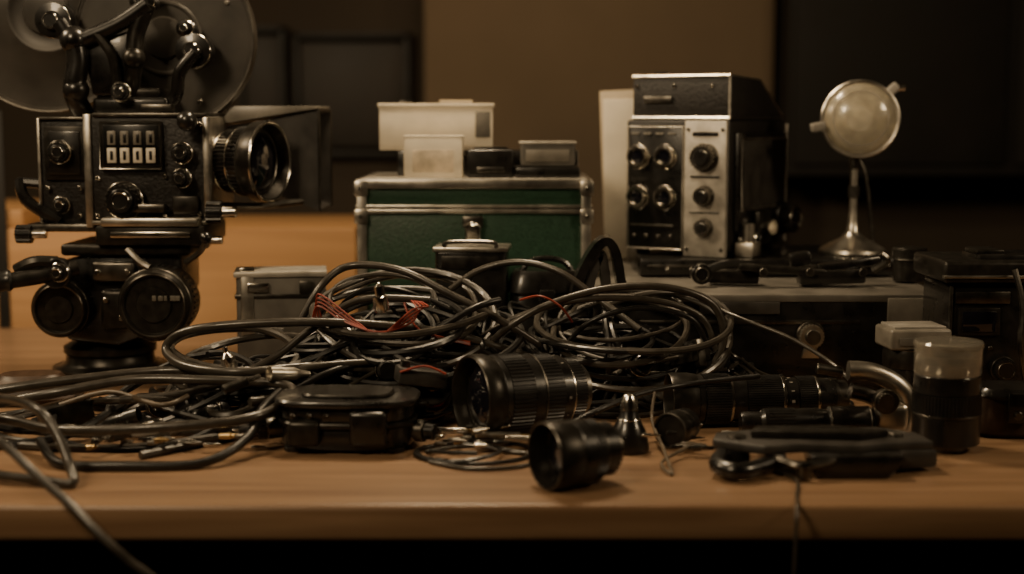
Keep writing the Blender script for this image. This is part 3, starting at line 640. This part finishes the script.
def heap(cx,cy,hx,hy,hh,n,rs,ms,loops=2.2,Rr=(.04,.11)):
    for q in range(n):
        r=random.uniform(*rs); m=random.choice(ms); ph=random.random()*6.28; ox=random.uniform(-.5,.5)*hx; oy=random.uniform(-.5,.5)*hy
        R=random.uniform(*Rr); pts=[]; lv=random.random(); sp=random.choice((-1,1)); N=int(loops*10)
        dx=random.uniform(-.08,.08); el=random.uniform(.5,1.5)
        for i in range(N):
            a=ph+sp*i*.62; e=noise.noise(Vector((i*.2,q*3.1,cx*9)))*.07
            x=ox+(R+e)*math.cos(a)*el+dx*i/8; y=oy+(R+e)*math.sin(a)*.8
            k=max(0,1-(x/hx)**2-(y/hy)**2*.8)
            z=DESK+r+hh*k*(.2+.8*lv)+.018*(1+noise.noise(Vector((i*.33,q,4))))*k
            yy=min(cy+y,2.0); yy=max(yy,blocked(cx+x,yy))
            pts.append(Vector((cx+x,yy,z)))
        b.tube(pts,r,m,7,sub=5)
heap(DX(395,1.76),1.76,.22,.15,.12,30,(.002,.0048),mlist)
heap(DX(610,1.78),1.81,.17,.09,.10,18,(.0018,.004),mlist)
heap(DX(250,1.68),1.71,.20,.13,.06,14,(.002,.005),mlist,1.8)
heap(DX(520,1.78),1.84,.17,.09,.11,12,(.002,.0045),mlist)
heap(DX(170,1.62),1.64,.22,.10,.02,7,(.003,.005),[RUB,RUBG],1.2,(.08,.15))
heap(DX(430,1.60),1.60,.14,.07,.02,7,(.0012,.003),[RUB,RUBG,TAN],1.2)
heap(DX(715,1.78),1.79,.13,.05,.05,9,(.0015,.0032),mlist,1.4,(.03,.07))
def cab(pts,r,m,hang=False):
    P=[W(*p) for p in pts]
    if not hang: P=[desk_clamp(p,r) for p in P]
    b.tube(P,r,m,10,sub=8)
cab([(300,322,1.75),(322,285,1.76),(350,266,1.78),(400,270,1.76),(450,294,1.74),(500,320,1.73),(540,345,1.74)],.0048,RUBG)
cab([(560,366,1.76),(500,348,1.74),(450,334,1.70),(380,325,1.68),(300,322,1.67),(220,326,1.67),(180,334,1.68),(166,350,1.68),(186,366,1.64),(240,372,1.61),(320,366,1.64),(400,372,1.66)],.0055,RUBG)
cab([(170,400,1.68),(230,385,1.64),(300,368,1.63),(400,362,1.66),(450,376,1.68)],.0045,RUBG)
cab([(450,290,1.84),(480,270,1.85),(520,262,1.84),(560,272,1.82),(600,300,1.8),(640,330,1.76)],.0045,RUBG)
cab([(492,342,1.74),(510,326,1.73),(550,304,1.73),(610,288,1.73),(670,288,1.73),(712,304,1.74),(724,336,1.74),(714,366,1.74)],.0048,RUBG)
cab([(480,338,1.75),(520,316,1.74),(580,300,1.73),(650,300,1.73),(700,316,1.74),(716,350,1.74)],.0038,RUBG)
cab([(560,352,1.75),(590,322,1.73),(640,308,1.73),(690,318,1.73),(706,344,1.74)],.0034,RUB)
cab([(500,300,1.72),(470,310,1.70),(400,350,1.68),(330,372,1.63),(280,396,1.615)],.0042,RUB)
cab([(430,300,1.70),(360,300,1.70),(310,330,1.68),(270,360,1.66),(200,390,1.62),(120,400,1.6)],.0046,RUBG)
cab([(700,300,1.8),(740,318,1.74),(790,338,1.70),(830,362,1.66),(850,380,1.62)],.0026,RUBG)
cab([(540,440,1.52),(590,414,1.53),(640,394,1.58),(690,384,1.62),(760,376,1.62)],.003,RUB)
cab([(655,392,1.58),(652,420,1.56),(664,450,1.48),(672,478,1.41),(662,462,1.45),(690,446,1.50)],.0018,TAN)
cab([(60,405,1.62),(110,392,1.62),(160,405,1.58),(188,396,1.60)],.003,TAN)
cab([(425,452,1.50),(470,446,1.52),(520,454,1.50),(556,450,1.50)],.0022,RUBG)
cab([(430,466,1.46),(470,474,1.43),(520,470,1.44),(540,458,1.48),(500,448,1.52)],.0022,RUBG)
b.done()
b=B('red_wire_bundle')
for q in range(4):
    o=q*4
    b.tube([desk_clamp(v,.002) for v in(W(312+o,326,1.70),W(318,306-o,1.69),W(345+o,322,1.67),W(380,332+q,1.66),W(412,322-o,1.67),W(416+o,306,1.68),W(404,298,1.72),W(420,330,1.68),W(470,342+q,1.70))],.0012,RED,6)
b.tube([W(520,300,1.72),W(540,296,1.70),W(560,306,1.70),W(572,322,1.72)],.0015,RED,6)
b.tube([desk_clamp(W(400,372,1.60),.0015),W(425,366,1.60),W(446,374,1.60)],.0015,RED,6)
b.done()
def cable(name,pts,r,m,hang=False):
    b=B(name); P=[W(*p) for p in pts]
    if not hang: P=[desk_clamp(p,r) for p in P]
    b.tube(P,r,m,10,sub=8); return b.done()
cable('power_cable',[(-60,402,1.62),(0,390,1.62),(80,379,1.64),(165,371,1.66),(240,374,1.64),(300,378,1.63),(306,394,1.62),(250,402,1.58)],.0058,RUBG)
cable('power_cable',[(-40,410,1.58),(10,401,1.58),(60,392,1.58),(130,380,1.6),(200,380,1.6),(280,384,1.60),(290,396,1.57),(250,418,1.50),(150,428,1.48),(60,430,1.50),(10,420,1.55),(-30,416,1.55)],.0056,RUBG)
cable('power_cable',[(40,440,1.50),(60,470,1.44),(120,468,1.43),(200,464,1.44),(245,440,1.48),(262,410,1.53),(280,392,1.58)],.0052,RUB)
cable('power_cable',[(-50,400,1.55),(0,398,1.50),(35,408,1.42),(55,430,1.40),(70,466,1.38),(72,488,1.36),(40,480,1.37),(-40,470,1.39)],.0050,RUBG)
cable('power_cable',[(-120,400,1.45),(-40,400,1.40),(0,440,1.33),(40,478,1.30),(72,506,1.278),(100,535,1.262),(128,560,1.258),(170,600,1.262),(190,700,1.28),(196,900,1.28)],.0042,RUBG,True)
cable('thin_cable',[(760,470,1.43),(785,474,1.41),(797,482,1.375),(797,496,1.33),(797,508,1.29),(796,535,1.278),(793,600,1.278),(790,700,1.278)],.0018,RUBG,True)
b=B('jack_plug'); M=axis(W(232,374,1.62),(W(226,352,1.62)-W(232,374,1.62)))
b.lathe(M,[(0,0),(.006,0),(.0085,.006),(.0085,.02),(.005,.024),(.003,.026),(.003,.032),(0,.034)],CHR,24); b.done()
b=B('jack_plug'); M=axis(W(382,312,1.64),W(378,280,1.64)-W(382,312,1.64))
b.lathe(M,[(0,0),(.007,0),(.009,.004),(.009,.018),(.006,.02),(.006,.03),(.003,.033),(0,.037)],CHR,24); b.done()
b=B('cable_plug'); q=Vector((DX(630,1.52),1.52,DESK))
b.lathe(T(q),[(0,0),(.022,0),(.0225,.004),(.020,.018),(.019,.022),(.013,.034),(.0115,.036),(.008,.050),(0,.053)],BLK,32); b.torus(T(q+Vector((0,0,.036))),.012,.0012,CHR,28,6)
b.lathe(T(q+Vector((0,0,.046))),[(.010,0),(.0095,.010),(.005,.017),(0,.018)],CHR,20); b.done(rest=DESK)
b=B('assorted_connectors_and_adapters')
def xlr(M,sc,m2):
    b.lathe(M,[(0,0),(.0035*sc,0),(.0045*sc,.012*sc),(.007*sc,.018*sc),(.0085*sc,.022*sc),(.0085*sc,.040*sc),(.0095*sc,.041*sc),(.0095*sc,.056*sc),(.0080*sc,.056*sc),(.0078*sc,.050*sc),(0,.050*sc)],m2,24)
for i in range(44):
    px=random.uniform(60,430) if i%3 else random.uniform(600,720)
    d=random.uniform(1.60,1.78) if px<430 else random.uniform(1.72,1.78)
    if px<262: d=random.uniform(1.50,1.75)
    hgt=.0 if px<180 else random.uniform(0,.05)
    x=DX(px,d); a=random.uniform(0,6.28); M=axis((x,d,DESK+.012+hgt),(math.cos(a),math.sin(a),random.uniform(-.1,.35)))
    k=i%4
    if k==0: xlr(M,random.uniform(.8,1.1),random.choice((BLKM,STL,BLK,ALU)))
    elif k==1: b.box(M,(random.uniform(.02,.045),random.uniform(.015,.03),random.uniform(.03,.06)),random.choice((BLK,DGRY,BLKM)),.003); b.box(M@Matrix.Translation((0,0,.02)),(.012,.034,.01),STL,.001)
    elif k==2: b.lathe(M,[(0,0),(.014,0),(.015,.002),(.015,.010),(.012,.012),(.012,.026),(.010,.028),(0,.028)],BLK,24); b.torus(M@Matrix.Translation((0,0,.012)),.0135,.0008,CHR,24,5)
    else: b.cyl(M,.006,.03,STL); b.cyl(M@Matrix.Translation((0,0,.03)),.003,.015,CHR)
for i in range(74):
    px=random.choice((random.uniform(60,262),random.uniform(426,500),random.uniform(640,760))); d=random.uniform(1.49,1.58)
    x=DX(px,d); a=random.uniform(-1,1); l=random.uniform(.010,.028); r=random.uniform(.0015,.004); m=random.choice((CHR,BRS,LGRY,STL,TAN,BLK,STL,BLKM))
    M=axis((x,d,DESK+r+random.choice((0,0,.006,.012))),(math.cos(a),math.sin(a)*.5,.05))
    b.lathe(M,[(0,0),(r,0),(r,l*.5),(r*.7,l*.55),(r*.7,l*.8),(r*.4,l*.85),(r*.3,l),(0,l)],m,12)
for (x,d,l) in((475,1.53,.05),(505,1.51,.045),(440,1.55,.03)):
    M=axis((DX(x,d),d,DESK+.010),(1,.15,-.05)); b.cyl(M,.0035,l,ALU,seg=14); b.cyl(M@Matrix.Translation((0,0,l)),.0022,.012,BRS,seg=12)
b.done(rest=DESK)
b=B('battery_pack'); b.box(T((DX(400,1.84),1.83,DESK+.045),rz=12),(.22,.10,.09),BLK,.006); b.box(T((DX(400,1.84)-.04,1.775,DESK+.045),rz=12),(.05,.004,.03),GRYP,.001); b.done(rest=DESK)
b=B('battery_pack'); b.box(T((DX(640,1.80),1.805,DESK+.03),rz=-3),(.18,.08,.06),BLK,.006); b.box(T((DX(640,1.80),1.763,DESK+.035),rz=-3),(.06,.004,.02),GRYP,.001); b.done(rest=DESK)
b=B('wire_spool'); M=axis((DX(432,1.68),1.66,DESK+.05),(.1,-1,.7)); b.cyl(M,.024,.005,STL); b.cyl(M@Matrix.Translation((0,0,.005)),.019,.020,RED); b.cyl(M@Matrix.Translation((0,0,.024)),.024,.004,BLKM); b.cyl(M@Matrix.Translation((0,0,.027)),.008,.004,BRS); b.done(rest=DESK+.015)
# ---------------- lights
def area(name,loc,tgt,size,power,col=(1,.76,.47),sy=None):
    l=bpy.data.lights.new(name,'AREA'); l.energy=power; l.color=col; l.size=size
    if sy: l.shape='RECTANGLE'; l.size_y=sy
    o=bpy.data.objects.new(name,l); o.location=loc; o.rotation_euler=(Vector(tgt)-Vector(loc)).to_track_quat('-Z','Y').to_euler(); bpy.context.scene.collection.objects.link(o); return o
area('ceiling_light_key',(-.12,2.0,1.9),(-.10,1.75,.75),.22,12)
area('added_fill_front',(-1.0,.3,2.1),(-.1,2.0,.98),.4,16)  # added fill from front left, lifts the tripod head; no real fixture
area('added_fill_side',(1.6,1.1,1.8),(0.5,2.0,1.0),.3,8)  # unseen fill added from the right for projector side and video camera
area('added_fill_left',(-1.4,1.8,1.9),(-.55,2.6,.95),.3,14)  # extra lamp put in to brighten the sideboard, not a room light
sp=bpy.data.lights.new('wall_spot','SPOT'); sp.energy=24; sp.color=(1,.74,.46); sp.spot_size=math.radians(60); sp.spot_blend=1; sp.shadow_soft_size=.2
o=bpy.data.objects.new('wall_spot',sp); o.location=(.05,3.0,2.5); o.rotation_euler=(Vector((.15,4.0,1.45))-Vector(o.location)).to_track_quat('-Z','Y').to_euler(); bpy.context.scene.collection.objects.link(o)
w=bpy.data.worlds.new('World'); bpy.context.scene.world=w; w.use_nodes=True; w.node_tree.nodes['Background'].inputs[0].default_value=(.5,.36,.22,1); w.node_tree.nodes['Background'].inputs[1].default_value=.015
cam=bpy.data.cameras.new('camera'); cam.lens=50; cam.sensor_width=36; cam.clip_start=.05
co=bpy.data.objects.new('camera',cam); co.location=(0,0,CAMZ); co.rotation_euler=(math.pi/2-TH,0,0); bpy.context.scene.collection.objects.link(co)
cam.dof.use_dof=True; cam.dof.focus_distance=1.74; cam.dof.aperture_fstop=2.2
bpy.context.scene.camera=co
